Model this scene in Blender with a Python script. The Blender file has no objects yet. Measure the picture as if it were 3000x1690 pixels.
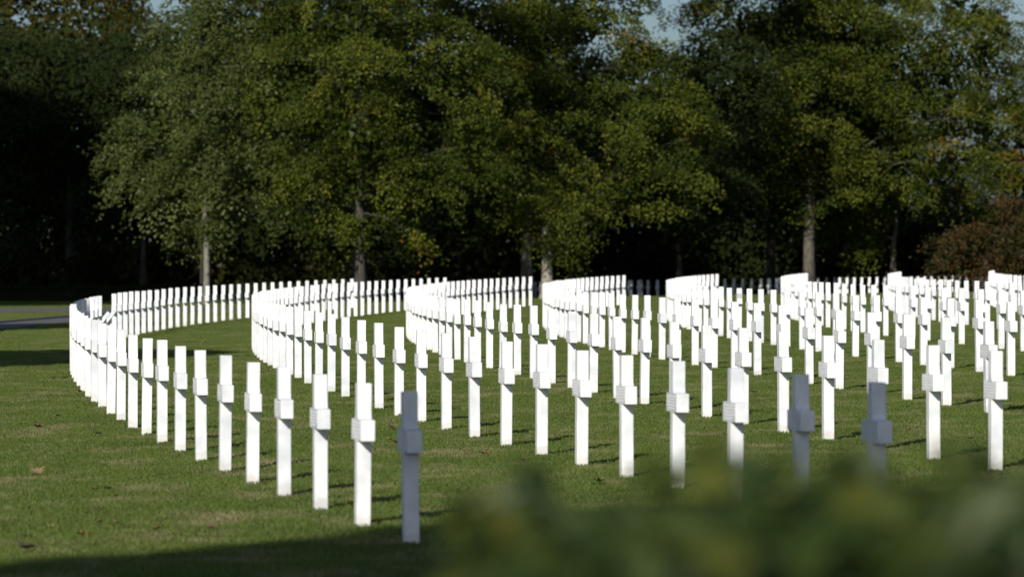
import bpy, bmesh, math, random
import numpy as np
from mathutils import Vector, Matrix

# ---------------------------------------------------------------- basics
# lengths below are in "h" = the visible height of one grave cross; S turns h into metres
S = 0.86
F = 16667.0            # focal length in pixels of a 3000 px wide picture (200 mm on 36 mm)
HC, HOR = 2.04, 695.0  # camera height in h, horizon line in the picture
random.seed(7)
rng = np.random.default_rng(7)
scn = bpy.context.scene
COL = scn.collection

def tag(o, label=None, cat=None, group=None, kind=None):
    if label: o['label'] = label
    if cat: o['category'] = cat
    if group: o['group'] = group
    if kind: o['kind'] = kind
    return o

def link(name, me, mat=None, parent=None, loc=None):
    o = bpy.data.objects.new(name, me)
    COL.objects.link(o)
    if mat is not None and me is not None and not me.materials:
        me.materials.append(mat)
    if parent: o.parent = parent
    if loc is not None: o.location = loc
    return o

def np_mesh(name, verts, tris, tint=None, smooth=False):
    """mesh from numpy arrays; tint = one float per vertex"""
    me = bpy.data.meshes.new(name)
    nv, nf = len(verts), len(tris)
    k = tris.shape[1]
    me.vertices.add(nv)
    me.vertices.foreach_set('co', np.asarray(verts, np.float32).ravel())
    me.loops.add(nf * k)
    me.loops.foreach_set('vertex_index', np.asarray(tris, np.int32).ravel())
    me.polygons.add(nf)
    me.polygons.foreach_set('loop_start', np.arange(0, nf * k, k, dtype=np.int32))
    if tint is not None:
        a = me.attributes.new('tint', 'FLOAT', 'POINT')
        a.data.foreach_set('value', np.asarray(tint, np.float32))
    me.update(calc_edges=True)
    me.polygons.foreach_set('use_smooth', np.full(nf, bool(smooth)))
    return me

def bm_mesh(name, bm):
    bmesh.ops.recalc_face_normals(bm, faces=bm.faces)
    me = bpy.data.meshes.new(name)
    bm.to_mesh(me); bm.free()
    return me

# ---------------------------------------------------------------- terrain
TD = np.array([-400, 0, 38, 60, 80, 100, 121, 147, 169, 195, 215, 229, 240, 262, 300, 400, 900], float)
TR = np.array([0, 0, .03, .05, .08, .03, -.045, -.144, -.224, -.312, -.37, -.41, -.44, -.50, -.58, -.8, -.8], float)
def terr(X, D):
    X = np.asarray(X, float); D = np.asarray(D, float)
    z = np.interp(D, TD, TR) + .0134 * np.clip(X, -16, 24)
    drop = np.interp(D, [229, 238, 270, 400], [0, .40, .55, .55])
    w = np.clip((X + 9) / 7, 0, 1)
    return z + -drop * w * w * (3 - 2 * w)

def at(px, py):
    """picture point on the ground -> X, D"""
    D = 60.0
    for _ in range(60):
        X = (px - 1500) * D / F
        D = .5 * D + .5 * (HC - float(terr(X, D))) * F / (py - HOR)
    return (px - 1500) * D / F, D

def P(X, D, z=0.0):
    return Vector((X * S, D * S, (float(terr(X, D)) + z) * S))

# ---------------------------------------------------------------- materials
def mat(name):
    m = bpy.data.materials.new(name); m.use_nodes = True
    nt = m.node_tree
    b = nt.nodes['Principled BSDF']
    return m, nt, b

def ramp(nt, stops):
    r = nt.nodes.new('ShaderNodeValToRGB')
    el = r.color_ramp.elements
    while len(el) < len(stops): el.new(.5)
    for e, (p, c) in zip(el, stops):
        e.position = p; e.color = (*c, 1)
    return r

def noise(nt, scale, detail=3, coord=None, out='Object', rough=.55):
    n = nt.nodes.new('ShaderNodeTexNoise')
    n.inputs['Scale'].default_value = scale; n.inputs['Detail'].default_value = detail
    n.inputs['Roughness'].default_value = rough
    if coord is None:
        coord = nt.nodes.new('ShaderNodeTexCoord').outputs[out]
    nt.links.new(coord, n.inputs['Vector'])
    return n

def mix(nt, fac, a, b, mode='MIX'):
    m = nt.nodes.new('ShaderNodeMix'); m.data_type = 'RGBA'; m.blend_type = mode
    for sock, v in ((m.inputs[0], fac), (m.inputs[6], a), (m.inputs[7], b)):
        if hasattr(v, 'is_output'): nt.links.new(v, sock)
        elif isinstance(v, (int, float)): sock.default_value = v
        else: sock.default_value = (*v, 1)
    return m.outputs[2]

def leaf_mat(name, stops, trans=.14, rough=.42, spec=.08):
    m, nt, b = mat(name)
    a = nt.nodes.new('ShaderNodeAttribute'); a.attribute_name = 'tint'
    r = ramp(nt, stops)
    nt.links.new(a.outputs['Fac'], r.inputs['Fac'])
    nt.links.new(r.outputs['Color'], b.inputs['Base Color'])
    b.inputs['Roughness'].default_value = rough
    b.inputs['Specular IOR Level'].default_value = spec
    t = nt.nodes.new('ShaderNodeBsdfTranslucent')
    g = mix(nt, 1.0, r.outputs['Color'], (1.15, 1.25, .55), 'MULTIPLY')
    nt.links.new(g, t.inputs['Color'])
    ms = nt.nodes.new('ShaderNodeMixShader'); ms.inputs[0].default_value = trans
    nt.links.new(b.outputs[0], ms.inputs[1]); nt.links.new(t.outputs[0], ms.inputs[2])
    nt.links.new(ms.outputs[0], nt.nodes['Material Output'].inputs['Surface'])
    return m

G = lambda r, g, b: (r, g, b)
M_OAK = leaf_mat('oak_leaves', [(0, G(.020, .031, .004)), (.45, G(.044, .059, .007)), (.8, G(.125, .138, .018)),  # brightest green raised to paint sunlit sparkle among the leaves
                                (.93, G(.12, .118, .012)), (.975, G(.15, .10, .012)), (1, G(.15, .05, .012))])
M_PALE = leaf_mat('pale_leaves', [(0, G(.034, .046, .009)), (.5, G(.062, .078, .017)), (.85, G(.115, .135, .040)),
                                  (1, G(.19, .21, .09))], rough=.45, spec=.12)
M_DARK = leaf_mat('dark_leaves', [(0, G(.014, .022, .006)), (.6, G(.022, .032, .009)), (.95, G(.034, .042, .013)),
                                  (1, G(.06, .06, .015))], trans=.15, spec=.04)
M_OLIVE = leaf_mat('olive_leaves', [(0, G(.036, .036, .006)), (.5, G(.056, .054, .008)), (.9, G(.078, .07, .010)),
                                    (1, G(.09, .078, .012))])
M_SHRUB = leaf_mat('shaded_shrub_leaves', [(0, G(.014, .018, .004)), (.6, G(.026, .030, .005)), (1, G(.05, .046, .008))], trans=.15, spec=.1)  # olive leaf colour darkened to paint the dimness under the crowns
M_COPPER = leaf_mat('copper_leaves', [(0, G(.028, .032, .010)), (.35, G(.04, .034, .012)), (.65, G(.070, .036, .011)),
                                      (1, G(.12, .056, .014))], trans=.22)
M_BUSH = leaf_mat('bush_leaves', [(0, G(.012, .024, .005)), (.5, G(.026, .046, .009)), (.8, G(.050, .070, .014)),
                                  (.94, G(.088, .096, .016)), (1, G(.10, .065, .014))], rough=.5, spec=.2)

def bark(name, c0, c1, sc=6):
    m, nt, b = mat(name)
    tc = nt.nodes.new('ShaderNodeTexCoord')
    mp = nt.nodes.new('ShaderNodeMapping'); mp.inputs['Scale'].default_value = (1, 1, .22)
    nt.links.new(tc.outputs['Object'], mp.inputs['Vector'])
    n1 = noise(nt, sc * 3, 5, mp.outputs[0]); n2 = noise(nt, sc * .5, 3)
    r = ramp(nt, [(.35, c0), (.65, c1)])
    nt.links.new(n1.outputs['Fac'], r.inputs['Fac'])
    r2 = ramp(nt, [(.4, (.75, .75, .75)), (.65, (1.15, 1.15, 1.05))])
    nt.links.new(n2.outputs['Fac'], r2.inputs['Fac'])
    nt.links.new(mix(nt, 1.0, r.outputs[0], r2.outputs[0], 'MULTIPLY'), b.inputs['Base Color'])
    b.inputs['Roughness'].default_value = .9
    bp = nt.nodes.new('ShaderNodeBump'); bp.inputs['Strength'].default_value = .7; bp.inputs['Distance'].default_value = .03
    nt.links.new(n1.outputs['Fac'], bp.inputs['Height']); nt.links.new(bp.outputs[0], b.inputs['Normal'])
    return m
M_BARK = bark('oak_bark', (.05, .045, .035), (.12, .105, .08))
M_BARK2 = bark('shaded_bark', (.028, .025, .021), (.07, .062, .05))  # oak bark darkened, the trunk's shade painted into its colour
M_BARKD = bark('wood_shade_bark', (.018, .016, .014), (.045, .04, .034))  # darker still: the wood's shade painted onto the back trunks
M_BARKG = bark('grey_bark', (.13, .12, .10), (.22, .205, .175))
M_BARKP = bark('plane_bark', (.21, .19, .15), (.38, .355, .29), 3)

def simple(name, c0, c1, sc, rough=.9):
    m, nt, b = mat(name)
    n = noise(nt, sc, 5); r = ramp(nt, [(.35, c0), (.65, c1)])
    nt.links.new(n.outputs['Fac'], r.inputs['Fac']); nt.links.new(r.outputs[0], b.inputs['Base Color'])
    b.inputs['Roughness'].default_value = rough
    return m
M_MARBLE_FAR = simple('distant_marble', (.70, .705, .71), (.76, .755, .74), 3, .62)
# white marble
M_MARBLE, nt, b = mat('white_marble')
oi = nt.nodes.new('ShaderNodeObjectInfo')
tone = ramp(nt, [(0, (.66, .67, .675)), (.5, (.73, .73, .72)), (1, (.76, .755, .735))])
nt.links.new(oi.outputs['Random'], tone.inputs['Fac'])
tc = nt.nodes.new('ShaderNodeTexCoord')
addv = nt.nodes.new('ShaderNodeVectorMath'); addv.operation = 'MULTIPLY_ADD'
nt.links.new(oi.outputs['Random'], addv.inputs[0]); addv.inputs[1].default_value = (40, 17, 29)
nt.links.new(tc.outputs['Object'], addv.inputs[2])
nv = noise(nt, 5, 6, addv.outputs[0]); rv = ramp(nt, [(.36, (.80, .825, .85)), (.56, (1, 1, 1))])
nt.links.new(nv.outputs['Fac'], rv.inputs['Fac'])
c1 = mix(nt, 1.0, tone.outputs[0], rv.outputs[0], 'MULTIPLY')
# soil and moss splashed on the lowest few centimetres (dirt, with its own ragged outline)
sx = nt.nodes.new('ShaderNodeSeparateXYZ'); nt.links.new(tc.outputs['Object'], sx.inputs[0])
ns = noise(nt, 22, 4, addv.outputs[0])
ma = nt.nodes.new('ShaderNodeMath'); ma.operation = 'MULTIPLY_ADD'
nt.links.new(ns.outputs['Fac'], ma.inputs[0]); ma.inputs[1].default_value = -.10; nt.links.new(sx.outputs['Z'], ma.inputs[2])
rs = ramp(nt, [(.0, (.26, .26, .26)), (.018, (0, 0, 0))])
nt.links.new(ma.outputs[0], rs.inputs['Fac'])
nt.links.new(mix(nt, rs.outputs[0], c1, (.36, .30, .19)), b.inputs['Base Color'])
b.inputs['Roughness'].default_value = .62
b.inputs['Specular IOR Level'].default_value = .3
nb = noise(nt, 160, 2); bp = nt.nodes.new('ShaderNodeBump'); bp.inputs['Strength'].default_value = .12; bp.inputs['Distance'].default_value = .002
nt.links.new(nb.outputs['Fac'], bp.inputs['Height']); nt.links.new(bp.outputs[0], b.inputs['Normal'])

M_LETTER, nt, b = mat('engraved_lettering'); b.inputs['Base Color'].default_value = (.67, .67, .67, 1); b.inputs['Roughness'].default_value = .8

def lawn_colour(nt, base_lo, base_hi, straw):
    geo = nt.nodes.new('ShaderNodeNewGeometry')
    mp = nt.nodes.new('ShaderNodeMapping'); mp.inputs['Scale'].default_value = (1, .55, 0)
    nt.links.new(geo.outputs['Position'], mp.inputs['Vector'])
    n1 = noise(nt, .55, 5, mp.outputs[0], rough=.65)
    r1 = ramp(nt, [(.32, base_lo), (.66, base_hi)]); nt.links.new(n1.outputs['Fac'], r1.inputs['Fac'])
    n2 = noise(nt, 1.25, 7, mp.outputs[0], rough=.72)
    r2 = ramp(nt, [(.505, (0, 0, 0)), (.66, (.8, .8, .8))]); nt.links.new(n2.outputs['Fac'], r2.inputs['Fac'])
    return mix(nt, r2.outputs[0], r1.outputs[0], straw)

M_GROUND, nt, b = mat('lawn_soil')
nt.links.new(lawn_colour(nt, (.066, .090, .016), (.090, .116, .023), (.19, .16, .08)), b.inputs['Base Color'])
b.inputs['Roughness'].default_value = 1; b.inputs['Specular IOR Level'].default_value = .1
n = noise(nt, 30, 4); bp = nt.nodes.new('ShaderNodeBump'); bp.inputs['Strength'].default_value = .6; bp.inputs['Distance'].default_value = .03
nt.links.new(n.outputs['Fac'], bp.inputs['Height']); nt.links.new(bp.outputs[0], b.inputs['Normal'])

M_GRASS, nt, b = mat('grass_blades')
a = nt.nodes.new('ShaderNodeAttribute'); a.attribute_name = 'tint'
cc = lawn_colour(nt, (.082, .120, .020), (.112, .152, .029), (.26, .222, .115))
rt = ramp(nt, [(0, (.9, .92, .9)), (.75, (1.03, 1.03, 1)), (.95, (1.1, 1.08, 1.06)), (1, (1.4, 1.3, 1.2))])
nt.links.new(a.outputs['Fac'], rt.inputs['Fac'])
cg = mix(nt, 1.0, cc, rt.outputs[0], 'MULTIPLY')
nt.links.new(cg, b.inputs['Base Color']); b.inputs['Roughness'].default_value = .55; b.inputs['Specular IOR Level'].default_value = .25
t = nt.nodes.new('ShaderNodeBsdfTranslucent'); nt.links.new(cg, t.inputs['Color'])
ms = nt.nodes.new('ShaderNodeMixShader'); ms.inputs[0].default_value = .3
nt.links.new(b.outputs[0], ms.inputs[1]); nt.links.new(t.outputs[0], ms.inputs[2])
nt.links.new(ms.outputs[0], nt.nodes['Material Output'].inputs['Surface'])

M_ROAD = simple('asphalt', (.085, .078, .076), (.125, .112, .108), 3)
M_KERB = simple('kerb_stone', (.07, .07, .068), (.12, .12, .115), 4)

# ---------------------------------------------------------------- ground, road, path, kerbs
RC = (581.1893, 134.19216); R0, DR, A0, DS = 589.7913, 3.12664, -.164178, 2.387793   # centre and radii of the rings of graves

def strip_mesh(name, us, vs, fn):
    v = []; f = []
    nu, nv_ = len(us), len(vs)
    for u in us:
        for w in vs: v.append(fn(u, w))
    for i in range(nu - 1):
        for j in range(nv_ - 1):
            k = i * nv_ + j
            f.append((k, k + nv_, k + nv_ + 1, k + 1))
    me = np_mesh(name, np.array(v), np.array(f), smooth=True)
    bm = bmesh.new(); bm.from_mesh(me); bmesh.ops.recalc_face_normals(bm, faces=bm.faces)
    if sum(fc.normal.z for fc in bm.faces) < 0: bmesh.ops.reverse_faces(bm, faces=bm.faces)
    bm.to_mesh(me); bm.free()
    return me

gx = np.unique(np.concatenate([np.linspace(-2500, -60, 12), np.linspace(-60, 60, 81), np.linspace(60, 2500, 12)]))
gd = np.unique(np.concatenate([np.linspace(-600, 0, 8), np.linspace(0, 400, 201), np.linspace(400, 5200, 14)]))
ground = link('ground', strip_mesh('ground', gd, gx, lambda d, x: tuple(P(x, d, -.012))), M_GROUND)
tag(ground, kind='structure')

def ribbon(name, line, half, m, z, n_across=3):
    pts = []
    L = [Vector(p) for p in line]
    for i, p in enumerate(L):
        d = (L[min(i + 1, len(L) - 1)] - L[max(i - 1, 0)]).normalized()
        nrm = Vector((-d.y, d.x))
        hw = half[i] if isinstance(half, (list, tuple)) else half
        pts.append([p + nrm * hw * w for w in np.linspace(-1, 1, n_across)])
    v = [tuple(P(q.x, q.y, z)) for row in pts for q in row]
    k = n_across
    f = [(i * k + j, i * k + j + 1, (i + 1) * k + j + 1, (i + 1) * k + j) for i in range(len(pts) - 1) for j in range(k - 1)]
    o = link(name, np_mesh(name, np.array(v), np.array(f)), m)
    return tag(o, kind='structure')

def spline(pts, n=12):
    out = []
    for i in range(len(pts) - 1):
        p0, p1, p2, p3 = (Vector(pts[max(0, min(len(pts) - 1, i + k))]) for k in (-1, 0, 1, 2))
        for t in np.linspace(0, 1, n, endpoint=False):
            out.append(.5 * ((2 * p1) + (p2 - p0) * t + (2 * p0 - 5 * p1 + 4 * p2 - p3) * t * t + (3 * p1 - p0 - 3 * p2 + p3) * t ** 3))
    out.append(Vector(pts[-1]))
    return out

RP0, RP1 = R0 + 4.55, R0 + 6.5
ring = lambda R, a: (RC[0] - R * math.cos(a), RC[1] + R * math.sin(a))
ring_line = [ring((RP0 + RP1) / 2, a) for a in np.linspace(-.36, .112, 140)]
ribbon('path', ring_line, (RP1 - RP0) / 2, M_ROAD, .004)
road_line = spline([(-90, 205), (-50, 203.5), (-30, 202.5), (-18, 201.5), (-12, 201.8), (-8.6, 205), (-7.6, 214), (-8.0, 228), (-9, 250), (-10, 300)])
road_half = [7.2 if p.x < -13 else max(1.6, 7.2 * min(1, max(0, (-8.2 - p.x) / 4.8)) + 1.6 * min(1, max(0, (p.x + 13) / 4.8))) for p in road_line]
ribbon('road', road_line, road_half, M_ROAD, .009)

def kerb(line, w=.10, hgt=.045):
    bm = bmesh.new(); prev = None
    L = [Vector(p) for p in line]
    for i, p in enumerate(L):
        d = (L[min(i + 1, len(L) - 1)] - L[max(i - 1, 0)]).normalized(); nrm = Vector((-d.y, d.x))
        ring_ = []
        for s, zz in ((-1, -.1), (-1, hgt), (-.8, hgt + .012), (.8, hgt + .012), (1, hgt), (1, -.1)):
            q = p + nrm * w * s; ring_.append(bm.verts.new(P(q.x, q.y, zz)))
        if prev:
            for a_, b_, c_, d_ in zip(prev, prev[1:], ring_[1:], ring_): bm.faces.new((a_, b_, c_, d_))
        prev = ring_
    return tag(link('kerb', bm_mesh('kerb', bm), M_KERB), kind='structure')
kerb([ring(RP1 + .12, a) for a in np.linspace(-.36, .100, 130)])
kerb([(x, 209.2 + (x + 13) * -.012) for x in np.linspace(-60, -20.5, 20)], .1, .045)

# ---------------------------------------------------------------- grass (stuff): blade tufts set out over the lawn
def blade_patch(name, n, size, seed):
    g = np.random.default_rng(seed)
    x = (g.random((n, 2)) - .5) * size
    hgt = g.uniform(.008, .017, n) * (1 + .4 * (g.random(n) > .96))
    w = g.uniform(.002, .0036, n)
    th = g.random(n) * 6.283
    lean = g.normal(0, .45, (n, 2)) + np.array([.12, .06])
    dx, dy = np.cos(th) * w, np.sin(th) * w
    v = np.zeros((n, 5, 3))
    v[:, 0, :2] = x - np.c_[dx, dy]; v[:, 1, :2] = x + np.c_[dx, dy]
    mid = x + lean * hgt[:, None] * .4
    v[:, 2, :2] = mid + np.c_[dx, dy] * .8; v[:, 3, :2] = mid - np.c_[dx, dy] * .8
    v[:, 2, 2] = v[:, 3, 2] = hgt * .6
    v[:, 4, :2] = x + lean * hgt[:, None]; v[:, 4, 2] = hgt
    v[:, :2, 2] = -.012
    base = np.arange(n)[:, None] * 5
    tris = np.concatenate([base + [0, 1, 2], base + [0, 2, 3], base + [3, 2, 4]])
    tint = np.repeat(g.random(n), 5)
    return np_mesh(name, v.reshape(-1, 3), tris, tint)

def build_grass():
    patches = []
    for k in range(4):
        me = blade_patch('grass_tuft', 1700, 1.28 * S, 100 + k); me.materials.append(M_GRASS)
        o = bpy.data.objects.new('grass_tuft', me)          # never linked to the scene: only a source for the instances
        patches.append(o)
    pts = []
    rl = np.array([(p.x, p.y) for p in road_line]); rh = np.array(road_half)
    for D in np.arange(30, 262, 1.0):
        hw = .105 * D + 4
        for X in np.arange(-hw, hw, 1.0):
            x = X + random.uniform(-.2, .2); d = D + random.uniform(-.2, .2)
            R = math.hypot(RC[0] - x, d - RC[1])
            if x < 0 and RP0 - .3 < R < RP1 + .3 and d < 200: continue
            if x < -3 and d > 185:
                q = np.hypot(rl[:, 0] - x, rl[:, 1] - d); j = int(q.argmin())
                if q[j] < rh[j] + .35: continue
            pts.append(tuple(P(x, d, -.003)))
    me = bpy.data.meshes.new('grass'); me.from_pydata(pts, [], [])
    g = tag(link('grass', me), 'short mown green lawn with straw patches between the crosses', 'grass', kind='stuff')
    ng = bpy.data.node_groups.new('grass_tufts', 'GeometryNodeTree')
    ng.interface.new_socket('Geometry', in_out='INPUT', socket_type='NodeSocketGeometry')
    ng.interface.new_socket('Geometry', in_out='OUTPUT', socket_type='NodeSocketGeometry')
    N = ng.nodes.new; L = ng.links.new
    gi, go = N('NodeGroupInput'), N('NodeGroupOutput')
    m2p = N('GeometryNodeMeshToPoints'); L(gi.outputs[0], m2p.inputs['Mesh'])
    g2i = N('GeometryNodeGeometryToInstance')
    for o in patches:
        oi_ = N('GeometryNodeObjectInfo'); oi_.inputs['Object'].default_value = o
        L(oi_.outputs['Geometry'], g2i.inputs[0])
    iop = N('GeometryNodeInstanceOnPoints'); iop.inputs['Pick Instance'].default_value = True
    L(m2p.outputs[0], iop.inputs['Points']); L(g2i.outputs[0], iop.inputs['Instance'])
    ri = N('FunctionNodeRandomValue'); ri.data_type = 'INT'; ri.inputs[4].default_value = 0; ri.inputs[5].default_value = 3
    L(ri.outputs[2], iop.inputs['Instance Index'])
    rr = N('FunctionNodeRandomValue'); rr.data_type = 'INT'; rr.inputs[4].default_value = 0; rr.inputs[5].default_value = 3; rr.inputs['Seed'].default_value = 5
    mm = N('ShaderNodeMath'); mm.operation = 'MULTIPLY'; mm.inputs[1].default_value = math.pi / 2; L(rr.outputs[2], mm.inputs[0])
    cx = N('ShaderNodeCombineXYZ'); L(mm.outputs[0], cx.inputs['Z'])
    e2r = N('FunctionNodeEulerToRotation'); L(cx.outputs[0], e2r.inputs[0]); L(e2r.outputs[0], iop.inputs['Rotation'])
    L(iop.outputs[0], go.inputs[0])
    md = g.modifiers.new('tufts', 'NODES'); md.node_group = ng
    return g
build_grass()

# ---------------------------------------------------------------- grave markers
TH, W_SH, W_ARM, Z0, Z1 = .100, .120, .47, .597, .745
def fillet(cx, cz, r, a0, a1, n=5):
    return [(cx + r * math.cos(a), cz + r * math.sin(a)) for a in np.linspace(a0, a1, n)]
def cross_mesh(thick=TH, simple_=False):
    w, W, r, r2, b = W_SH / 2, W_ARM / 2, .045, .016, -.16
    h = math.pi / 2
    if simple_:
        o = [(-w, b), (w, b), (w, Z0), (W, Z0), (W, Z1), (w, Z1), (w, 1), (-w, 1), (-w, Z1), (-W, Z1), (-W, Z0), (-w, Z0)]
    else:
        o = [(w, b)] + fillet(w + r2, Z0 - r2, r2, math.pi, h) + [(W, Z0), (W, Z1)] + fillet(w + r, Z1 + r, r, -h, -math.pi) + [(w, 1)]
        o = o + [(-x, z) for x, z in reversed(o)]
    bm = bmesh.new()
    f_ = bm.faces.new([bm.verts.new((x * S, -thick / 2 * S, z * S)) for x, z in o])
    ex = bmesh.ops.extrude_face_region(bm, geom=[f_])
    bmesh.ops.translate(bm, verts=[v for v in ex['geom'] if isinstance(v, bmesh.types.BMVert)], vec=(0, thick * S, 0))
    if not simple_:
        sharp = [e for e in bm.edges if len(e.link_faces) == 2 and e.calc_face_angle(0) > .9 or (len(e.link_faces) == 2 and any(len(q.verts) > 8 for q in e.link_faces))]
        bmesh.ops.bevel(bm, geom=sharp, offset=.0055 * S, segments=2, affect='EDGES', profile=.6)
    return bm_mesh('cross', bm)
CROSS = cross_mesh(); CROSS.materials.append(M_MARBLE)

def lines_mesh():
    bm = bmesh.new(); y = TH / 2
    rr_ = random.Random(3)
    for i, z in enumerate((.722, .698, .674, .650, .626)):
        x = -.215 if i < 4 else -.12; end = -x
        while x < end:
            w = rr_.uniform(.012, .03); x1 = min(end, x + w)
            vs = [bm.verts.new((a * S, (y + dy) * S, (z + dz) * S)) for dy in (-.001, .0016) for a, dz in ((x, -.006), (x1, -.006), (x1, .006), (x, .006))]
            bm.faces.new(vs[4:]);
            for k in range(4): bm.faces.new((vs[k], vs[(k + 1) % 4], vs[4 + (k + 1) % 4], vs[4 + k]))
            x = x1 + rr_.choice((.006, .006, .016))
    return bm_mesh('inscription', bm)
LINES = lines_mesh(); LINES.materials.append(M_LETTER)

def star_mesh():
    bm = bmesh.new(); R, c = .205, .795
    o = [((R if k % 2 == 0 else R / math.sqrt(3)) * math.sin(k * math.pi / 6) * S, (c + (R if k % 2 == 0 else R / math.sqrt(3)) * math.cos(k * math.pi / 6)) * S) for k in range(12)]
    f_ = bm.faces.new([bm.verts.new((x, -TH / 2 * S, z)) for x, z in o])
    ex = bmesh.ops.extrude_face_region(bm, geom=[f_])
    bmesh.ops.translate(bm, verts=[v for v in ex['geom'] if isinstance(v, bmesh.types.BMVert)], vec=(0, TH * S, 0))
    bmesh.ops.bevel(bm, geom=list(bm.edges), offset=.004 * S, segments=1, affect='EDGES')
    m = Matrix.Translation((0, 0, .27 * S)) @ Matrix.Diagonal((.15 * S, (TH - .008) * S, .86 * S, 1))
    bmesh.ops.create_cube(bm, size=1, matrix=m)
    return bm_mesh('star_headstone', bm)
STAR = star_mesh(); STAR.materials.append(M_MARBLE)

def slant_mesh():
    bm = bmesh.new()
    m = Matrix.Translation((0, 0, .16 * S)) @ Matrix.Diagonal((.13 * S, TH * S, .64 * S, 1))
    r = bmesh.ops.create_cube(bm, size=1, matrix=m)
    for v in r['verts']:
        if v.co.z > 0: v.co.z += -v.co.y * 1.25
    me = bm_mesh('leaning_headstone', bm); return me
def slant_bar():
    bm = bmesh.new()
    m = Matrix.Translation((-.03 * S, -.015 * S, .535 * S)) @ Matrix.Rotation(math.radians(-52), 4, 'X') @ Matrix.Diagonal((.30 * S, .29 * S, .075 * S, 1))
    bmesh.ops.create_cube(bm, size=1, matrix=m)
    bmesh.ops.bevel(bm, geom=list(bm.edges), offset=.005 * S, segments=1, affect='EDGES')
    return bm_mesh('slanting_bar', bm)
SLANT, SBAR = slant_mesh(), slant_bar()
SLANT.materials.append(M_MARBLE); SBAR.materials.append(M_MARBLE)

ONES = 'zeroth first second third fourth fifth sixth seventh eighth ninth tenth eleventh twelfth thirteenth fourteenth fifteenth sixteenth seventeenth eighteenth nineteenth'.split()
TENS = {2: ('twentieth', 'twenty'), 3: ('thirtieth', 'thirty'), 4: ('fortieth', 'forty'), 5: ('fiftieth', 'fifty'), 6: ('sixtieth', 'sixty'), 7: ('seventieth', 'seventy')}
def ordinal(n):
    if n < 20: return ONES[n]
    t, u = divmod(n, 10)
    return TENS[t][0] if u == 0 else TENS[t][1] + '-' + ONES[u]
ROWS = ['leftmost curving row', 'second curving row from the left', 'third curving row from the left', 'fourth curving row from the left',
        'fifth curving row from the left', 'sixth curving row from the left', 'seventh curving row from the left', 'eighth curving row from the left']
A_END = .1036
SPECIAL = {(0, 33): 'slant', (0, 34): 'slant', (4, 30): 'star', (5, 44): 'star'}
SHADED = {(0, 0), (1, 0), (1, 1)} | {(0, i) for i in range(22, 27)}

marks = []
for k in range(8):
    R = R0 - k * DR; i = 0; seen = 0
    while True:
        a = A0 + (i - .08 * k) * DS / R
        if a > A_END + .0008: break
        X, D = ring(R, a)
        h = F / D; x = 1500 + X * h
        if -40 < x < 3022:
            if x < 2990: seen += 1
            marks.append(dict(k=k, i=i, a=a, X=X, D=D, h=h, x=x, n=seen, cut=x >= 2990))
        i += 1
marks.sort(key=lambda q: -q['h'])
NEAR = marks[:300]; FARM = marks[300:]
print('markers in view', len(marks), 'nearest kept single: h >', round(NEAR[-1]['h'], 1))
proto = {}
def copy_tree(o, parent=None):
    c = o.copy(); COL.objects.link(c)
    if parent: c.parent = parent
    for ch in o.children: copy_tree(ch, c)
    return c
def make_proto(kind):
    if kind == 'cross':
        r = link('grave_cross', CROSS); link('inscription', LINES, parent=r)
    elif kind == 'star':
        r = link('star_headstone', STAR)
    else:
        r = link('leaning_headstone', SLANT); link('slanting_bar', SBAR, parent=r)
    return r
from_near = {0: True, 1: True}
for q in NEAR:
    kind = SPECIAL.get((q['k'], q['i']), 'cross')
    if kind in proto: o = copy_tree(proto[kind])
    else: o = proto[kind] = make_proto(kind)
    o.location = P(q['X'], q['D'], random.gauss(0, .006))
    o.rotation_euler = (random.gauss(0, .0055), random.gauss(0, .0055), math.pi / 2 - q['a'] + random.gauss(0, .006))
    row = ROWS[q['k']] if q['k'] != 1 else 'second row from the left'
    tone_ = 'grey shaded' if (q['k'], q['i']) in SHADED else 'white'
    where = f"{ordinal(q['n'])} from the near end of the {row}" if q['k'] < 2 else f"{ordinal(q['n'])} from the right picture edge in the {row.replace('curving ', '').replace(' from the left', '')}"
    if q['cut']: where = f"{'near' if q['i'] < 30 else 'far'} end cut off by the right picture edge, {row.replace(' from the left', '')}"
    if q['n'] == 1 and q['k'] < 2: where = f"at the near end of the {row}"
    if kind == 'cross':
        tag(o, f"{tone_} marble cross, {where}", 'grave cross', 'marble crosses in curving rows')
    elif kind == 'star':
        tag(o, f"white marble star-topped headstone among the crosses of the {row.replace('curving ', '')}", 'headstone', 'star-topped headstones among the crosses')
    else:
        tag(o, f"short white headstone with slanting top, {'nearer' if q['i'] == 33 else 'farther'} of two in the {row}", 'headstone', 'short slant-topped headstones')

# the rest of the rows and the burial plot behind them: one mass of distant crosses
def far_crosses():
    me = cross_mesh(simple_=True)
    bm = bmesh.new(); bm.from_mesh(me); bmesh.ops.triangulate(bm, faces=bm.faces)
    base = np.array([v.co[:] for v in bm.verts]); tri = np.array([[v.index for v in f.verts] for f in bm.faces]); bm.free()
    V, T_ = [], []
    spots = [(q['X'], q['D'], q['a']) for q in FARM]
    for k in range(-1, 10):
        R = R0 - k * DR
        for i in range(30):
            a = .1665 + (i - .3 * k % 1) * DS / R
            X, D = ring(R, a)
            if 239 < D < 266 and abs(X) < .1 * D and X > -.5: spots.append((X, D, a))
    for X, D, a in spots:
        t = math.pi / 2 - a + random.gauss(0, .012)
        c, s = math.cos(t), math.sin(t)
        p = base @ np.array([[c, s, 0], [-s, c, 0], [0, 0, 1]]) + np.array(P(X, D)[:])
        T_.append(tri + len(V) * len(base)); V.append(p)
    o = link('distant_crosses', np_mesh('distant_crosses', np.concatenate(V), np.concatenate(T_)), M_MARBLE_FAR)
    tag(o, 'distant white marble crosses massed at the far ends of the rows and beyond', 'grave crosses', kind='stuff')
far_crosses()

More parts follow.
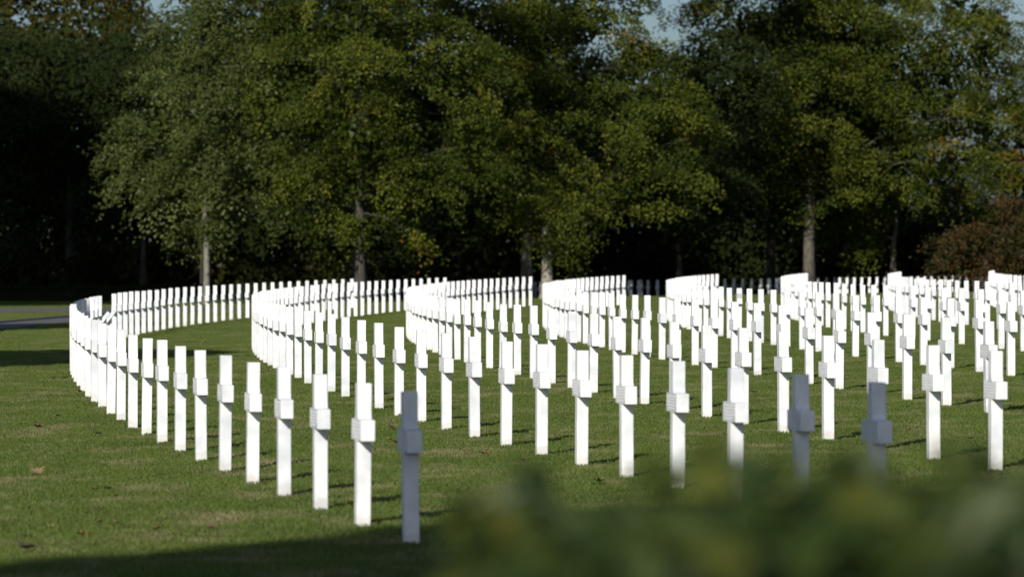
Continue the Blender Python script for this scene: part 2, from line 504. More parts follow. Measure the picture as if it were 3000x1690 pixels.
# ---------------------------------------------------------------- foliage
def frames(n):
    """orthonormal frames around unit vectors n (m,3)"""
    up = np.where(np.abs(n[:, 2:3]) < .9, np.array([[0, 0, 1.]]), np.array([[1., 0, 0]]))
    u = np.cross(up, n); u /= np.linalg.norm(u, axis=1, keepdims=True)
    return u, np.cross(n, u)

def unit(v): return v / np.maximum(1e-9, np.linalg.norm(v, axis=1, keepdims=True))

def leaves(c, n, L, W, g, fold=.25):
    """leaf blades: centre c, normal n -> verts (m,4,3), tris"""
    m = len(c)
    u, w = frames(n)
    th = g.random(m) * 6.283
    d = u * np.cos(th)[:, None] + w * np.sin(th)[:, None]
    e = np.cross(n, d)
    L = L[:, None]; W = W[:, None]
    v = np.stack([c - d * L * .5, c + e * W * .5 + d * L * .08 + n * W * fold, c + d * L * .5 - n * L * .12, c - e * W * .5 + d * L * .08 + n * W * fold], 1)
    b = np.arange(m)[:, None] * 4
    t = np.concatenate([b + [0, 1, 2], b + [0, 2, 3]])
    return v, t

def crown_mesh(name, lobes, g, dens=1.0, leaf=.15, per=150, spray=1.0, inner=.5, back=.65, droop=.35, core=.6, jit=.45, hollow=.0, thick=.3, bury=.55):
    """lobes: (x, y, z, rx, ry, rz) in h, local to the tree's foot. Foliage = flattish leaf sprays over every lobe"""
    CS, NS, RS, TS, CNT = [], [], [], [], []
    lob = np.array(lobes, float)
    waves = [(unit(g.normal(size=(1, 3)))[0] * g.uniform(1.7, 3.0) * np.array([1, 1, 1.3]), g.random() * 6.28) for _ in range(6)]
    for (lx, ly, lz, rx, ry, rz) in lob:
        area = 4 * math.pi * (((rx * ry) ** 1.6 + (rx * rz) ** 1.6 + (ry * rz) ** 1.6) / 3) ** (1 / 1.6)
        n = max(6, int(area / (1.5 * spray ** 2) * dens))
        d = unit(g.normal(size=(n, 3)))
        keep = (d[:, 1] < .25) | (g.random(n) < back)
        d = d[keep]; n = len(d)
        rad = 1.05 - thick * g.random(n) ** 1.4
        c = np.array([lx, ly, lz]) + d * rad[:, None] * np.array([rx, ry, rz])
        # drop sprays buried inside another lobe
        q = np.min([np.linalg.norm((c - l[:3]) / l[3:], axis=1) for l in lob], axis=0)
        cav = sum(np.sin(c @ k + ph) for k, ph in waves)
        ok = (q > bury) & (cav > np.quantile(cav, hollow))
        c, d = c[ok], d[ok]
        CS.append(c); NS.append(unit(d * .55 + np.array([0, 0, .75]) + g.normal(0, .25, (len(c), 3))))
        RS.append(g.uniform(.62, 1.25, len(c)) * spray); TS.append(g.normal(0, .16, len(c)))
    C, N, R, T = map(np.concatenate, (CS, NS, RS, TS))
    cnt = np.maximum(12, (per * (R / spray) ** 2 * g.uniform(.7, 1.2, len(R))).astype(int))
    idx = np.repeat(np.arange(len(C)), cnt)
    m = len(idx)
    U, Wv = frames(N)
    r = np.sqrt(g.random(m)) * R[idx] * g.uniform(.75, 1.12, m); th = g.random(m) * 6.283
    # sprays are lobed: a few twigs reach farther
    r *= 1 + .28 * np.sin(th * 3 + idx * 1.7) + .16 * np.sin(th * 5 + idx * 2.9)
    off = U[idx] * (r * np.cos(th))[:, None] + Wv[idx] * (r * np.sin(th))[:, None]
    c = C[idx] + off + N[idx] * g.normal(0, .13, m)[:, None] * R[idx][:, None]
    c[:, 2] -= droop * (r / R[idx]) ** 2 * R[idx] * .6
    ln = unit(N[idx] * .7 + g.normal(0, jit, (m, 3)) + np.array([-.1, -.3, .1]))
    L = g.uniform(.7, 1.3, m) * leaf
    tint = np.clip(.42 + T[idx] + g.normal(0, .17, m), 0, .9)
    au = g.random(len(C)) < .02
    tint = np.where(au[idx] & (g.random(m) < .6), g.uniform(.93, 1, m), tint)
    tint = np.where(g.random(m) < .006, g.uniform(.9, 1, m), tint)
    V1, T1 = leaves(c, ln, L, L * .68, g)
    V, TR_, TI = [V1.reshape(-1, 3)], [T1], [np.repeat(tint, 4)]
    if inner > 0:
        ci = []
        for (lx, ly, lz, rx, ry, rz) in lob:
            k = int(inner * 60 * (rx * ry * rz) ** (2 / 3))
            ci.append(np.array([lx, ly, lz]) + unit(g.normal(size=(k, 3))) * (g.random((k, 1)) ** .4 * core) * np.array([rx, ry, rz]))
        ci = np.concatenate(ci); k = len(ci)
        Li = g.uniform(.22, .4, k)
        V2, T2 = leaves(ci, unit(g.normal(size=(k, 3))), Li, Li * .8, g)
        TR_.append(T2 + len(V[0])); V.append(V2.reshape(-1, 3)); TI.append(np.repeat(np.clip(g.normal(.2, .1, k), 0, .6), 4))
    return np_mesh(name, np.concatenate(V) * S, np.concatenate(TR_), np.concatenate(TI)), C, N

def tube(bm, pts, rad, seg=9):
    prev = None
    for i, p in enumerate(pts):
        d = (pts[min(i + 1, len(pts) - 1)] - pts[max(0, i - 1)]).normalized()
        u = d.orthogonal().normalized(); w = d.cross(u)
        if abs(d.z) > .7:
            u = Vector((1, 0, 0)); u = (u - d * u.dot(d)).normalized(); w = d.cross(u)
        rg = [bm.verts.new(p + (u * math.cos(k * 2 * math.pi / seg) + w * math.sin(k * 2 * math.pi / seg)) * rad[i]) for k in range(seg)]
        if prev:
            for k in range(seg): bm.faces.new((prev[k], prev[(k + 1) % seg], rg[(k + 1) % seg], rg[k]))
        prev = rg
    bm.faces.new(prev)

def trunk_mesh(name, top, r0, lobes, g, kink=.25, taper=.78):
    bm = bmesh.new()
    H = top
    zs = [-.3, 0, .25, .8, 1.6, 2.6, H * .35, H * .55, H * .75, H]
    zs = sorted(set(z for z in zs if z <= H))
    pts = []; rad = []; x = y = 0.0
    for z in zs:
        pts.append(Vector((x, y, z)) * S)
        fl = 1.45 if z <= 0 else (1.18 if z < .3 else 1.0)
        rad.append(r0 * fl * max(.16, (1 - taper * max(0, z) / H)) * S)
        x += g.normal(0, .05) * kink * 4 * (z > 2); y += g.normal(0, .05) * kink * 4 * (z > 2)
    tube(bm, pts, rad, 14)
    for (lx, ly, lz, rx, ry, rz) in lobes:
        zb = min(l[2] - .75 * l[5] for l in lobes)
        z0 = min(H * .9, max(zb + 1.3, lz - .5 * math.hypot(lx, ly)))
        a = Vector((0, 0, z0)) * S; e = Vector((lx, ly, lz)) * S
        m_ = a.lerp(e, .5) + Vector((0, 0, .12 * (e - a).length))
        rr_ = r0 * S * .19 * max(.3, 1 - z0 / H)
        tube(bm, [a, a.lerp(m_, .55), m_, m_.lerp(e, .6), e], [rr_, rr_ * .85, rr_ * .65, rr_ * .45, rr_ * .2], 7)
        for _ in range(7):
            d = Vector(g.normal(size=3)); d.normalize()
            t = e + Vector((d.x * rx, d.y * ry, d.z * rz * .8)) * .85 * S
            s_ = m_.lerp(e, g.uniform(.3, 1))
            tube(bm, [s_, s_.lerp(t, .5) + Vector((0, 0, .1 * (t - s_).length)), t], [rr_ * .3, rr_ * .2, rr_ * .08], 5)
    me = bm_mesh(name, bm)
    me.polygons.foreach_set('use_smooth', np.ones(len(me.polygons), bool))
    return me

def px_lobes(D, X0, spec, depth=.9):
    """outline lobes measured on the photograph -> solid lobes of their own size at the tree's own distance"""
    h = F / D; z0 = float(terr(X0, D)); out = []
    for s in spec:
        x, y, rx, rz = s[:4]; dy = s[4] if len(s) > 4 else 0
        out.append(((x - 1500) / h - X0, dy, HC - (y - HOR) / h - z0, rx / h, max(rx, rz) / h * depth, rz / h))
    return out

def tree(name, D, px, spec, m, bk, r0, label, group, seed, top=None, taper=.78, **kw):
    g = np.random.default_rng(seed)
    X0 = (px - 1500) * D / F
    lob = px_lobes(D, X0, spec)
    root = link(name, None, loc=P(X0, D))
    tag(root, label, 'tree', group)
    me, C, N = crown_mesh('crown', lob, g, **kw)
    link('crown', me, m, root)
    top = top or .62 * max(l[2] for l in lob)
    link('trunk', trunk_mesh('trunk', top, r0, lob, g, taper=taper), bk, root)
    return root

FRONT = 'large trees standing along the edge of the burial plot'
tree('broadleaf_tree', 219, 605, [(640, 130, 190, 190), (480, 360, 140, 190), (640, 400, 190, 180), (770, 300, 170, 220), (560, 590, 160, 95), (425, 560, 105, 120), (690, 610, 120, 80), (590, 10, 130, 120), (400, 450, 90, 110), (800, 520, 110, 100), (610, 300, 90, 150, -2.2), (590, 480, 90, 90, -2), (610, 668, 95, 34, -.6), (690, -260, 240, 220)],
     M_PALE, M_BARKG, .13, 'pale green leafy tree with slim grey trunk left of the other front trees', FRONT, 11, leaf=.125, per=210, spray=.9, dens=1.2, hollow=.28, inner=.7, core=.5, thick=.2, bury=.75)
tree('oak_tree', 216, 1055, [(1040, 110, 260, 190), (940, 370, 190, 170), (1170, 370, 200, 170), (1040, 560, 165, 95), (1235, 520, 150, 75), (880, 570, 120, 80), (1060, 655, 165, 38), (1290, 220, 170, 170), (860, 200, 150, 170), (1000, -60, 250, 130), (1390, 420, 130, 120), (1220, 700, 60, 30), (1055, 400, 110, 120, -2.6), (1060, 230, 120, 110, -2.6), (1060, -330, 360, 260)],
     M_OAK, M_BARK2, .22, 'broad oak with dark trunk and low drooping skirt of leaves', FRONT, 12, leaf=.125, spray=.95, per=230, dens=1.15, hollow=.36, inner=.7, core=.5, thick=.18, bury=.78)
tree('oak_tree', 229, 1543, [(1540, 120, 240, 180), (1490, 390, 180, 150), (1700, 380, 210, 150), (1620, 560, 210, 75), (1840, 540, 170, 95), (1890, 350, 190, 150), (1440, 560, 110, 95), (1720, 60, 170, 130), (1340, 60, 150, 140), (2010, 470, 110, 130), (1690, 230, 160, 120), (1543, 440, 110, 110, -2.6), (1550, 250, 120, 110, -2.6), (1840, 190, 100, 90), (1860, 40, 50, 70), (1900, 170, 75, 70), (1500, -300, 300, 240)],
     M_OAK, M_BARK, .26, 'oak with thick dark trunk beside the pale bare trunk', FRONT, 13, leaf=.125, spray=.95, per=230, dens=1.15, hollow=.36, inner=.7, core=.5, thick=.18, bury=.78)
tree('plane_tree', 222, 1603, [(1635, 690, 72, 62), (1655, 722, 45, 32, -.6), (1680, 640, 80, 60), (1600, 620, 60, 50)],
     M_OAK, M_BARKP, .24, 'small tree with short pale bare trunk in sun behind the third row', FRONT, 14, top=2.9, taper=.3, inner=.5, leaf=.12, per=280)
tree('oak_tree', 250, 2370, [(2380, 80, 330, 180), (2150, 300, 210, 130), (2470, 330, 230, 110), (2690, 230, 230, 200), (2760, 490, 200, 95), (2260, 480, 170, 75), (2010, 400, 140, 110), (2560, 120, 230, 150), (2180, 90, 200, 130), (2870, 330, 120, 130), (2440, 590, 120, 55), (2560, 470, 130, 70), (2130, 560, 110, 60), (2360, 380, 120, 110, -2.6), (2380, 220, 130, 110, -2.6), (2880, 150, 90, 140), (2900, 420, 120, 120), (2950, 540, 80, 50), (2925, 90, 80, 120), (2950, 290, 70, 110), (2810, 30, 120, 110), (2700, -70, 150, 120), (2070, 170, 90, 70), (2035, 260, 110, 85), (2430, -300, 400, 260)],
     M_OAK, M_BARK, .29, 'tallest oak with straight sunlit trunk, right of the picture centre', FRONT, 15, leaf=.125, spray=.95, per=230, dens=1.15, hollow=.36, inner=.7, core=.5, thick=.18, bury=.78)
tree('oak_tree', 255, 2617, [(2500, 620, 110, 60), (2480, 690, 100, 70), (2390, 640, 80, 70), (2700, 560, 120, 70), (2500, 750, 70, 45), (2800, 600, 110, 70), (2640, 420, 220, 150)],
     M_OAK, M_BARK, .19, 'oak with narrow shaded trunk beside the copper-leaved tree', FRONT, 16, spray=.9, leaf=.125, per=200, hollow=.2)

BACK = 'trees of the wood behind the front row'
tree('beech_tree', 264, 205, [(210, 300, 220, 200), (60, 430, 130, 190), (340, 240, 120, 140), (110, 560, 110, 110), (-60, 330, 130, 220), (330, 420, 100, 120), (40, 230, 150, 140)],
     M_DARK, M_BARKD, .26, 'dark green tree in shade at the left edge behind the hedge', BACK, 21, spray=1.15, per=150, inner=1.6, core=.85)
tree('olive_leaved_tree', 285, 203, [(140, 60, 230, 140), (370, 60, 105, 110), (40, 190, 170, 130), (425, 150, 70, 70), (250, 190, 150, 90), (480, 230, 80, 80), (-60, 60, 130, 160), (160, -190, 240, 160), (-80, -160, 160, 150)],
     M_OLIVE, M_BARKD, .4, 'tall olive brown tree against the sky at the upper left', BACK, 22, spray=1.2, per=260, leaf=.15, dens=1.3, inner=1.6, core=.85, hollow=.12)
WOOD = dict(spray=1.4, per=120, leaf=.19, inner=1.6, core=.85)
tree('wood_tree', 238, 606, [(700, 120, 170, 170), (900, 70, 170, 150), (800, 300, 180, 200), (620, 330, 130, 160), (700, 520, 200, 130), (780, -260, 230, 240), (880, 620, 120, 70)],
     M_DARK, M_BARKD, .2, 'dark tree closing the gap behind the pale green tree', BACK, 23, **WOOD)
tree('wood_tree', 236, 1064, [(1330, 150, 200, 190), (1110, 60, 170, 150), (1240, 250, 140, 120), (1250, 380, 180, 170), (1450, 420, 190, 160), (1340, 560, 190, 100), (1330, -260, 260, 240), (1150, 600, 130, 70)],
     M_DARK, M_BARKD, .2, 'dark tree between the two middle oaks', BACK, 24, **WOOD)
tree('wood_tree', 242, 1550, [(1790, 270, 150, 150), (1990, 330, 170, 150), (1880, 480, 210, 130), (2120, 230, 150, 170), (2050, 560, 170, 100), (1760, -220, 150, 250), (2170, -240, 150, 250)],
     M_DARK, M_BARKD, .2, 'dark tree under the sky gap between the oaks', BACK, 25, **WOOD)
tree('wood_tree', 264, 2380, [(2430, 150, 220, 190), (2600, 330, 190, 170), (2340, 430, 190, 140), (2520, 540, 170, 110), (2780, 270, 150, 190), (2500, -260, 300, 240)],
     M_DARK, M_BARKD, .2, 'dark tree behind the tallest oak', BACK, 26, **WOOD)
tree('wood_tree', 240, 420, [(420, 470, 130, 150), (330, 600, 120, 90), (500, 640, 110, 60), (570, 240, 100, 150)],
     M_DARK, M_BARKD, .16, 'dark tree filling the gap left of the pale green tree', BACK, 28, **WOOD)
tree('oak_tree', 270, 3040, [(3000, 420, 110, 170), (3080, 300, 90, 200), (3010, 560, 100, 80), (3130, 480, 130, 200), (2900, 500, 90, 90)],
     M_OAK, M_BARK, .2, 'oak cut off by the right edge above the copper-leaved tree', FRONT, 29, leaf=.125, spray=.95, per=200, inner=.9, core=.7)
tree('copper_beech', 247, 2890, [(2880, 715, 140, 95), (2965, 660, 95, 75), (2760, 755, 50, 60), (2990, 740, 110, 100), (2820, 795, 100, 50), (3090, 690, 110, 110)],
     M_COPPER, M_BARK, .2, 'copper and rust leaved tree at the right edge', BACK, 27, spray=.95, per=150, leaf=.13, dens=1, inner=.7)

# wood tree copies standing deeper in the wood and to both sides (their trunks show under the crowns)
def deep_tree_proto():
    g = np.random.default_rng(41)
    lob = [(0, 0, 9.5, 4.2, 4, 3.6), (-2.6, -.6, 7, 3.1, 3, 2.4), (2.7, .3, 6.8, 3.1, 3, 2.4), (.4, -1.2, 5.6, 3, 2.6, 1.8), (0, 0, 13, 3.2, 3, 2.6), (.2, 1.5, 7, 3.4, 3, 2.6)]
    r = link('forest_tree', None)
    me, _, _ = crown_mesh('crown', lob, g, leaf=.21, per=60, spray=1.35, dens=.9, inner=1.3)
    link('crown', me, M_DARK, r); link('trunk', trunk_mesh('trunk', 12.5, .27, lob, g), M_BARKD, r)
    return r
DT = deep_tree_proto()
deep = [(212, 268, 'dark tree deep in the wood, first from the left edge'), (598, 258, 'dark tree deep in the wood, second from the left edge'),
        (1050, 256, 'dark tree deep in the wood behind the drooping oak'), (1545, 256, 'dark tree deep in the wood behind the thick dark trunk'),
        (1602, 262, 'dark tree deep in the wood behind the pale bare trunk'), (1990, 266, 'dark tree deep in the wood under the sky gap'),
        (2378, 276, 'dark tree deep in the wood behind the tallest oak'), (2258, 268, 'wide dark trunk left of the tallest oak'),
        (3240, 262, 'dark tree past the right picture edge beside the copper-leaved tree'), (3520, 268, 'dark tree at the right end of the wood'), (3800, 262, 'last dark tree at the right end of the wood')]
for j, (px, D, lab) in enumerate(deep):
    o = DT if j == 0 else copy_tree(DT)
    o.location = P((px - 1500) * D / F, D); o.rotation_euler = (0, 0, j * 1.37); sc = (.74, .78, .95, 1.0, .95, .66, 1.0, .95, .9, 1.1, 1.0)[j]; o.scale = (sc, sc, sc)
    tag(o, lab, 'tree', 'forest trees deep in the wood')

# trees left of the camera and of the lawn: outside the picture, they throw the long shadows that lie across the grass
def shade_tree(u, v, c, ru, rz, seed, label, r0=.25, world=None):
    """u across and v along the sun's bearing (in h), so that the shadow falls where the photograph has it"""
    g = np.random.default_rng(seed)
    X, D = (u * math.cos(AZ) + v * math.sin(AZ), -u * math.sin(AZ) + v * math.cos(AZ)) if world is None else world
    lob = [(0, 0, c, ru, ru, rz)]
    r = tag(link('shade_tree', None, loc=P(X, D)), label, 'tree', 'trees left of the lawn')
    me, _, _ = crown_mesh('crown', lob, g, leaf=.26, per=70, spray=.7, dens=1.9, inner=4.5, back=1, droop=.1, core=.99)
    link('crown', me, M_DARK, r); link('trunk', trunk_mesh('trunk', c, r0, lob, g), M_BARK, r)
    return r
AZ, EL = math.radians(17.5), math.radians(25)
shade_tree(-9.1, -7, 16.4, 4.6, 6.2, 51, 'tall dense tree behind the camera, shading the nearest grass', .3)
shade_tree(-40.2, 70, 9.9, 4.8, 3.7, 52, 'round tree left of the lawn, shading the bend of the first row')
shade_tree(-58.8, 112, 12.4, 4.3, 3.4, 53, 'spreading tree left of the lawn beside the path')
shade_tree(-1.2, -9, 4.9, 3.0, 2.6, 56, 'unseen tree added behind the camera to shade the bush', .15)  # unseen crown added and sized only to keep sun off the bush
shade_tree(0, 0, 13, 8.5, 9.5, 54, 'tall tree left of the road, shading the hedge', .4, (-31, 205))
shade_tree(0, 0, 13.5, 9, 9.5, 55, 'tall tree left of the hedge at the edge of the wood', .4, (-33, 232))

# far wood: one dark mass of undergrowth and leaves behind all the trunks
def far_wood():
    g = np.random.default_rng(61)
    n = 108000
    X = g.uniform(-33, 46, n); D = g.uniform(270, 288, n) + 14 * np.clip((X - 4) / 5, 0, 1)
    top = np.where(X > 20, 4.0, np.where(X < -8, 12.5, 10.0)) + g.normal(0, .5, n)
    z = g.random(n) ** 1.1 * top
    c = np.stack([X, D, terr(X, D) + z], 1)
    L = g.uniform(.28, .55, n)
    V, T_ = leaves(c, unit(g.normal(size=(n, 3)) + np.array([0, -.5, .4])), L, L * .75, g)
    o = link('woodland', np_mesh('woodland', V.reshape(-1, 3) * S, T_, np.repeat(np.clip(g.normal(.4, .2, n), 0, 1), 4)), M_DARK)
    tag(o, 'dark mass of leaves deep in the wood behind the trunks', 'woodland', kind='stuff')
far_wood()

# undergrowth shrubs under the crowns
def shrub_proto(m, seed):
    g = np.random.default_rng(seed)
    lob = [(0, 0, 1.1, 1.1, .9, .75), (.7, -.2, .7, .8, .7, .5), (-.7, .1, .8, .8, .7, .6), (.1, 0, 1.8, .6, .6, .5)]
    r = link('shrub', None)
    me, _, _ = crown_mesh('foliage', lob, g, leaf=.17, per=55, spray=.6, dens=.8, inner=.6)
    link('foliage', me, m, r); link('stem', trunk_mesh('stem', 1.4, .05, lob, g), M_BARK, r)
    return r
SH = shrub_proto(M_SHRUB, 71)
shr = [(60, 258, 1.3, 'olive shrub in the dark wood above the hedge, first from the left'), (245, 262, 1.2, 'olive shrub in the dark wood above the hedge, second from the left'),
       (330, 264, 1.0, 'olive shrub in the dark wood above the hedge, third from the left'), (500, 260, 1.5, 'yellow green shrub left of the slim grey trunk'),
       (690, 262, 1.0, 'olive shrub right of the slim grey trunk'), (900, 264, 1.3, 'olive shrub left of the drooping oak trunk'), (1110, 262, 1.1, 'olive shrub right of the drooping oak trunk'),
       (1330, 258, 1.9, 'grey green shrub left of the thick dark trunk'), (1900, 272, 1.5, 'olive shrub under the crown left of the tallest oak'), (2480, 274, 1.6, 'green shrub right of the tallest oak trunk')]
for j, (px, D, sc, lab) in enumerate(shr):
    o = SH if j == 0 else copy_tree(SH)
    X = (px - 1500) * D / F
    o.location = P(X, D); o.rotation_euler = (0, 0, j * 2.1); o.scale = (sc, sc, sc * 1.15)
    tag(o, lab, 'shrub', 'undergrowth shrubs in the wood')

# clipped hedge along the road
def hedge():
    g = np.random.default_rng(81)
    line = [Vector((x, 240 + .02 * (x + 20))) for x in np.linspace(-46, -6.5, 50)]
    hh = lambda x: .62 + .05 * np.clip((-9 - x) / 14, 0, 1)
    bm = bmesh.new(); prev = None
    for p in line:
        H = float(hh(p.x)); z = max(float(terr(p.x, p.y)), -.66)
        rg = [bm.verts.new((p.x * S, (p.y + dy) * S, (z + zz) * S)) for dy, zz in ((-.55, -.9), (-.6, H * .5), (-.5, H - .06), (.5, H - .06), (.6, -.9))]
        if prev:
            for k in range(4): bm.faces.new((prev[k], prev[k + 1], rg[k + 1], rg[k]))
        else: bm.faces.new(rg)
        prev = rg
    bm.faces.new(prev)
    o = link('clipped_hedge', bm_mesh('clipped_hedge', bm), M_DARK)
    tag(o, 'low dark clipped hedge along the far side of the road', 'hedge')
    n = 30000
    x = g.uniform(-46, -6.5, n); face = g.random(n)
    H = hh(x); y0 = 240 + .02 * (x + 20); zt = np.maximum(terr(x, y0), -.66)
    top = face < .42
    y = np.where(top, y0 + g.uniform(-.55, .6, n), y0 - .58 + g.normal(0, .03, n))
    z = np.where(top, zt + H - .05 + np.abs(g.normal(0, .035, n)), zt + g.uniform(-.3, 1, n) * H)
    nn = np.where(top[:, None], np.array([0, -.2, 1.]), np.array([0, -1., .3]))
    L = g.uniform(.06, .11, n)
    V, T_ = leaves(np.stack([x, y, z], 1), unit(nn + g.normal(0, .5, (n, 3))), L, L * .7, g)
    link('leaves', np_mesh('leaves', V.reshape(-1, 3) * S, T_, np.repeat(np.clip(g.normal(.45, .2, n), 0, 1), 4)), M_DARK, o)
hedge()

# ---------------------------------------------------------------- leafy shrub right in front of the camera
def near_bush():
    g = np.random.default_rng(91)
    Dc = 6.0
    root = tag(link('leafy_bush', None, loc=P(.32, Dc)), 'blurred green leafy bush close to the camera at the lower right', 'bush')
    z0 = float(terr(.32, Dc))
    n = 3600
    X = g.uniform(-.085, .95, n); D = g.uniform(5.2, 7.6, n)
    px = 1500 + X * F / D
    topy = np.interp(px, [1150, 1230, 1300, 1450, 1600, 1800, 2000, 2150, 2300, 2450, 2600, 2800, 3000, 3300],
                     [1820, 1760, 1680, 1645, 1655, 1632, 1570, 1535, 1562, 1535, 1562, 1510, 1555, 1515])
    # shoots stand up in clumps with hollows between them
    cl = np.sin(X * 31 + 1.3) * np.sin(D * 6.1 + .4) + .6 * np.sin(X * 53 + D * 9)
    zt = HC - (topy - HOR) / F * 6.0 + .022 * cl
    depth_ = g.random(n) ** 1.7
    z = zt - depth_ * 1.1
    stick = (g.random(n) < .02) & (cl > .1)
    z = np.where(stick, zt + g.uniform(0, .03, n), z)
    keep = (cl > -.55) | (depth_ > .12)
    L = g.uniform(.055, .095, n)
    c = np.stack([X - .32, D - Dc, z - z0], 1)
    t = np.clip(.42 + .2 * cl + g.normal(0, .2, n), 0, .92)  # raised clumps lighter, hollows darker: sun and shade painted into the tint
    yel = (np.sin(X * 17 + 1.1) + np.sin(D * 3.1) > 1.15) & (g.random(n) < .12)
    t = np.where(yel, g.uniform(.82, 1, n), t)
    c, L, t = c[keep], L[keep], t[keep]; n = len(c)
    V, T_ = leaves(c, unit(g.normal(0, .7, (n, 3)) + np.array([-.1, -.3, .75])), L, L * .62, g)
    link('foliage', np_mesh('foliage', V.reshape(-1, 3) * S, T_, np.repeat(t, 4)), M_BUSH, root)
    bm = bmesh.new()
    for k in range(26):
        bx, bd = g.uniform(0, .85) - .32, g.uniform(5.5, 7.3) - Dc
        a = Vector((bx * .7, bd * .7, -.1)) * S; e = Vector((bx + g.normal(0, .05), bd + g.normal(0, .08), 1.6 - z0)) * S
        tube(bm, [a, a.lerp(e, .5) + Vector((g.normal(0, .03), g.normal(0, .03), 0)), e], [.011, .008, .003], 6)
    link('stems', bm_mesh('stems', bm), M_BARK, root)
near_bush()

# ---------------------------------------------------------------- fallen leaves on the lawn
def dead_leaf(name, seed, m):
    r = random.Random(seed); bm = bmesh.new()
    n = 14; pts = []
    for k in range(n):
        a = k * 2 * math.pi / n
        rad = (1 if k % 2 == 0 else .62) * (1.15 if k in (0, 7) else .8) * r.uniform(.85, 1.1)
        pts.append((rad * math.cos(a), rad * math.sin(a) * .8))
    c = bm.verts.new((0, 0, 0))
    vs = [bm.verts.new((x * .075, y * .075, .03 * (x * x) * r.uniform(.6, 1.3) + .035 * abs(y) * r.uniform(.4, 1.4))) for x, y in pts]
    for k in range(n): bm.faces.new((c, vs[k], vs[(k + 1) % n]))
    me = bm_mesh(name, bm)
    me.materials.append(m); return me
def dead_mat(name, c):
    m, nt, b = mat(name)
    n_ = noise(nt, 40, 4); r = ramp(nt, [(.3, tuple(v * .6 for v in c)), (.7, tuple(v * 1.15 for v in c))])
    nt.links.new(n_.outputs['Fac'], r.inputs['Fac']); nt.links.new(r.outputs[0], b.inputs['Base Color']); b.inputs['Roughness'].default_value = .7
    return m
DEAD = {k: dead_leaf('fallen_leaf', i, dead_mat(k + '_dead_leaf', c)) for i, (k, c) in enumerate({
    'brown': (.14, .085, .045), 'tan': (.21, .14, .07), 'dark': (.06, .042, .028), 'orange': (.21, .095, .035), 'yellow': (.22, .19, .05)}.items())}
FALL = [(108, 1391, 'tan', 'left of the first row near the left edge, largest and palest'), (110, 1257, 'brown', 'with dark curled edge, left of the first row near the left edge'),
        (275, 1441, 'tan', 'beside a dark leaf on the lower left lawn'), (316, 1440, 'dark', 'curled up on the lower left lawn'), (331, 1463, 'yellow', 'just below the dark curled leaf on the lower left lawn'),
        (286, 1503, 'brown', 'lying alone midway down the lower left lawn'), (291, 1538, 'orange', 'left of a tan leaf on the lower left lawn'), (341, 1540, 'tan', 'right of an orange leaf on the lower left lawn'),
        (156, 1552, 'yellow', 'brightest of the lower left lawn'), (237, 1575, 'orange', 'just above the foreground shadow at the lower left'), (455, 1559, 'orange', 'on bare lawn below the first row of crosses'),
        (80, 1616, 'dark', 'large beside the foreground shadow at the lower left'), (76, 1581, 'brown', 'above the large dark leaf at the lower left'), (620, 1556, 'brown', 'below the first row just above the shadow'),
        (190, 1112, 'tan', 'flat beside the bend of the first row'), (156, 1113, 'orange', 'left of the flat tan leaf at the bend of the first row'), (231, 1151, 'orange', 'touching the crosses at the bend of the first row'),
        (169, 1224, 'brown', 'on the lawn outside the bend of the first row'), (284, 1276, 'dark', 'outside the first row beside a straw patch'),
        (40, 994, 'brown', 'between the two long tree shadows at the left edge'), (716, 1054, 'orange', 'beside two dark leaves at the start of the second row bend'), (692, 1048, 'dark', 'left of two near the second row bend'),
        (725, 1046, 'dark', 'right of two near the second row bend'), (803, 1088, 'tan', 'between the first two rows, palest there'), (771, 1095, 'brown', 'left of the pale tan leaf between the first two rows'),
        (795, 1132, 'orange', 'below the pale tan leaf between the first two rows'), (622, 1139, 'orange', 'between near crosses of the first row'), (1156, 963, 'dark', 'left of the third row bend'),
        (1158, 984, 'tan', 'below the dark leaf left of the third row bend'), (1207, 985, 'brown', 'at the foot of the third row bend'), (1196, 1001, 'dark', 'just below the foot of the third row bend'),
        (1129, 1026, 'orange', 'between the second and third row bends'), (610, 950, 'orange', 'between far crosses of the first row'), (1146, 1258, 'dark', 'behind the grey shaded cross of the first row'),
        (1153, 1263, 'orange', 'beside the dark leaf behind the grey shaded cross'), (1145, 1294, 'yellow', 'left of the grey shaded cross'), (1158, 1304, 'brown', 'below the yellow leaf left of the grey shaded cross'),
        (1361, 1328, 'tan', 'right of the grey shaded cross'), (1418, 1336, 'orange', 'farther right of the grey shaded cross'), (1280, 1168, 'brown', 'between crosses of the second row'),
        (1544, 1054, 'orange', 'between crosses of the third row'), (1757, 1100, 'brown', 'among the crosses of the third row'), (2010, 991, 'brown', 'among the crosses of the fourth row'), (2019, 1081, 'orange', 'beside a cross of the fourth row'),
        (2660, 1266, 'yellow', 'right of the two grey shaded crosses'), (2841, 1341, 'orange', 'between the two nearest crosses at the right edge'), (2846, 1291, 'dark', 'above the orange leaf near the right edge'),
        (2210, 1154, 'brown', 'left of the nearer grey shaded crosses'), (1533, 1353, 'orange', 'below the second row above the bush'), (1755, 1418, 'yellow', 'wide and pale just above the blurred bush')]
SIZE = {0: 1.25, 1: 1.25, 11: 1.3, 49: 1.3, 14: 1.15}
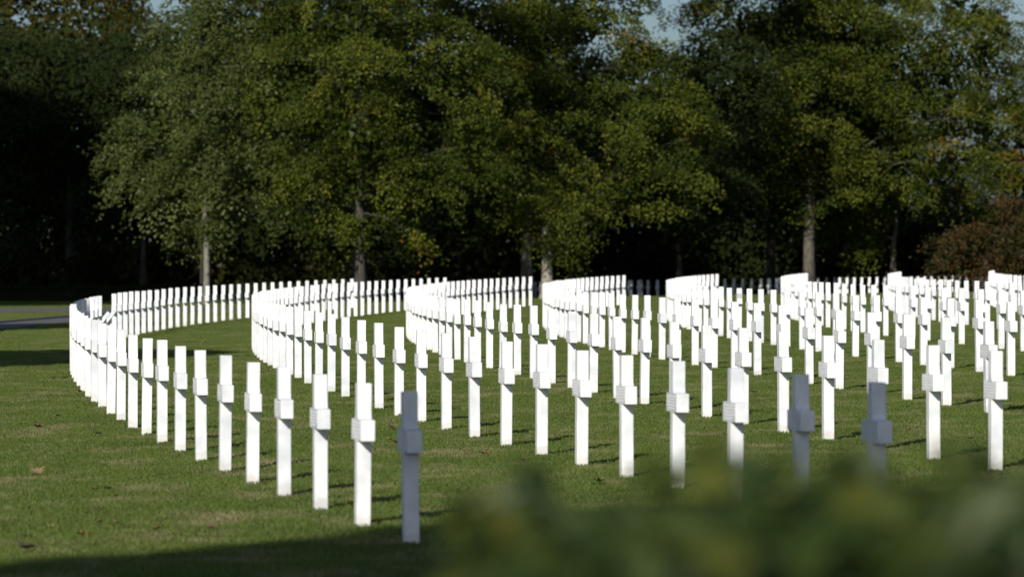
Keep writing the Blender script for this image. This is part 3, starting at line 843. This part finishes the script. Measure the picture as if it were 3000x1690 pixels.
for j, (px, py, kd, where) in enumerate(FALL):
    X, D = at(px, py)
    o = link('fallen_leaf', DEAD[kd], loc=P(X, D, .022))
    o.rotation_euler = (random.gauss(.06, .10), random.gauss(0, .10), random.random() * 6.28)
    s_ = SIZE.get(j, random.uniform(.6, .9)); o.scale = (s_, s_, s_)
    tag(o, f'{kd} fallen leaf {where}', 'fallen leaf', 'fallen leaves on the lawn')

# ---------------------------------------------------------------- light
to_sun = Vector((-math.sin(AZ) * math.cos(EL), -math.cos(AZ) * math.cos(EL), math.sin(EL)))
sun = bpy.data.lights.new('sun', 'SUN'); sun.energy = 5.0; sun.angle = math.radians(.53); sun.color = (1, .955, .88)
so = bpy.data.objects.new('sun', sun); COL.objects.link(so)
so.rotation_euler = to_sun.to_track_quat('Z', 'Y').to_euler(); so.location = (0, -20, 40)

w = bpy.data.worlds.new('World'); scn.world = w; w.use_nodes = True
nt = w.node_tree; bg = nt.nodes['Background']
sky = nt.nodes.new('ShaderNodeTexSky'); sky.sky_type = 'NISHITA'; sky.sun_disc = False
sky.sun_elevation = EL; sky.sun_rotation = math.pi + AZ
sky.altitude = 0; sky.air_density = .8; sky.dust_density = 1.25; sky.ozone_density = 4.5
nt.links.new(sky.outputs[0], bg.inputs[0]); bg.inputs['Strength'].default_value = .078

# ---------------------------------------------------------------- camera
cam = bpy.data.cameras.new('camera'); co = bpy.data.objects.new('camera', cam); COL.objects.link(co)
cam.sensor_width = 36; cam.lens = F / 3000 * 36
cam.clip_start = .5; cam.clip_end = 6000
co.location = (0, 0, HC * S)
co.rotation_euler = (math.pi / 2 - math.atan((845 - HOR) / F), 0, 0)
cam.dof.use_dof = True; cam.dof.focus_distance = 70 * S; cam.dof.aperture_fstop = 5.2
scn.camera = co

scn.view_settings.view_transform = 'Standard'; scn.view_settings.look = 'None'
scn.view_settings.exposure = .03; scn.view_settings.gamma = 1
scn.render.engine = 'CYCLES'
scn.cycles.max_bounces = 5; scn.cycles.diffuse_bounces = 2; scn.cycles.transmission_bounces = 2; scn.cycles.transparent_max_bounces = 4
scn.cycles.sample_clamp_indirect = 6
scn.cycles.use_denoising = True
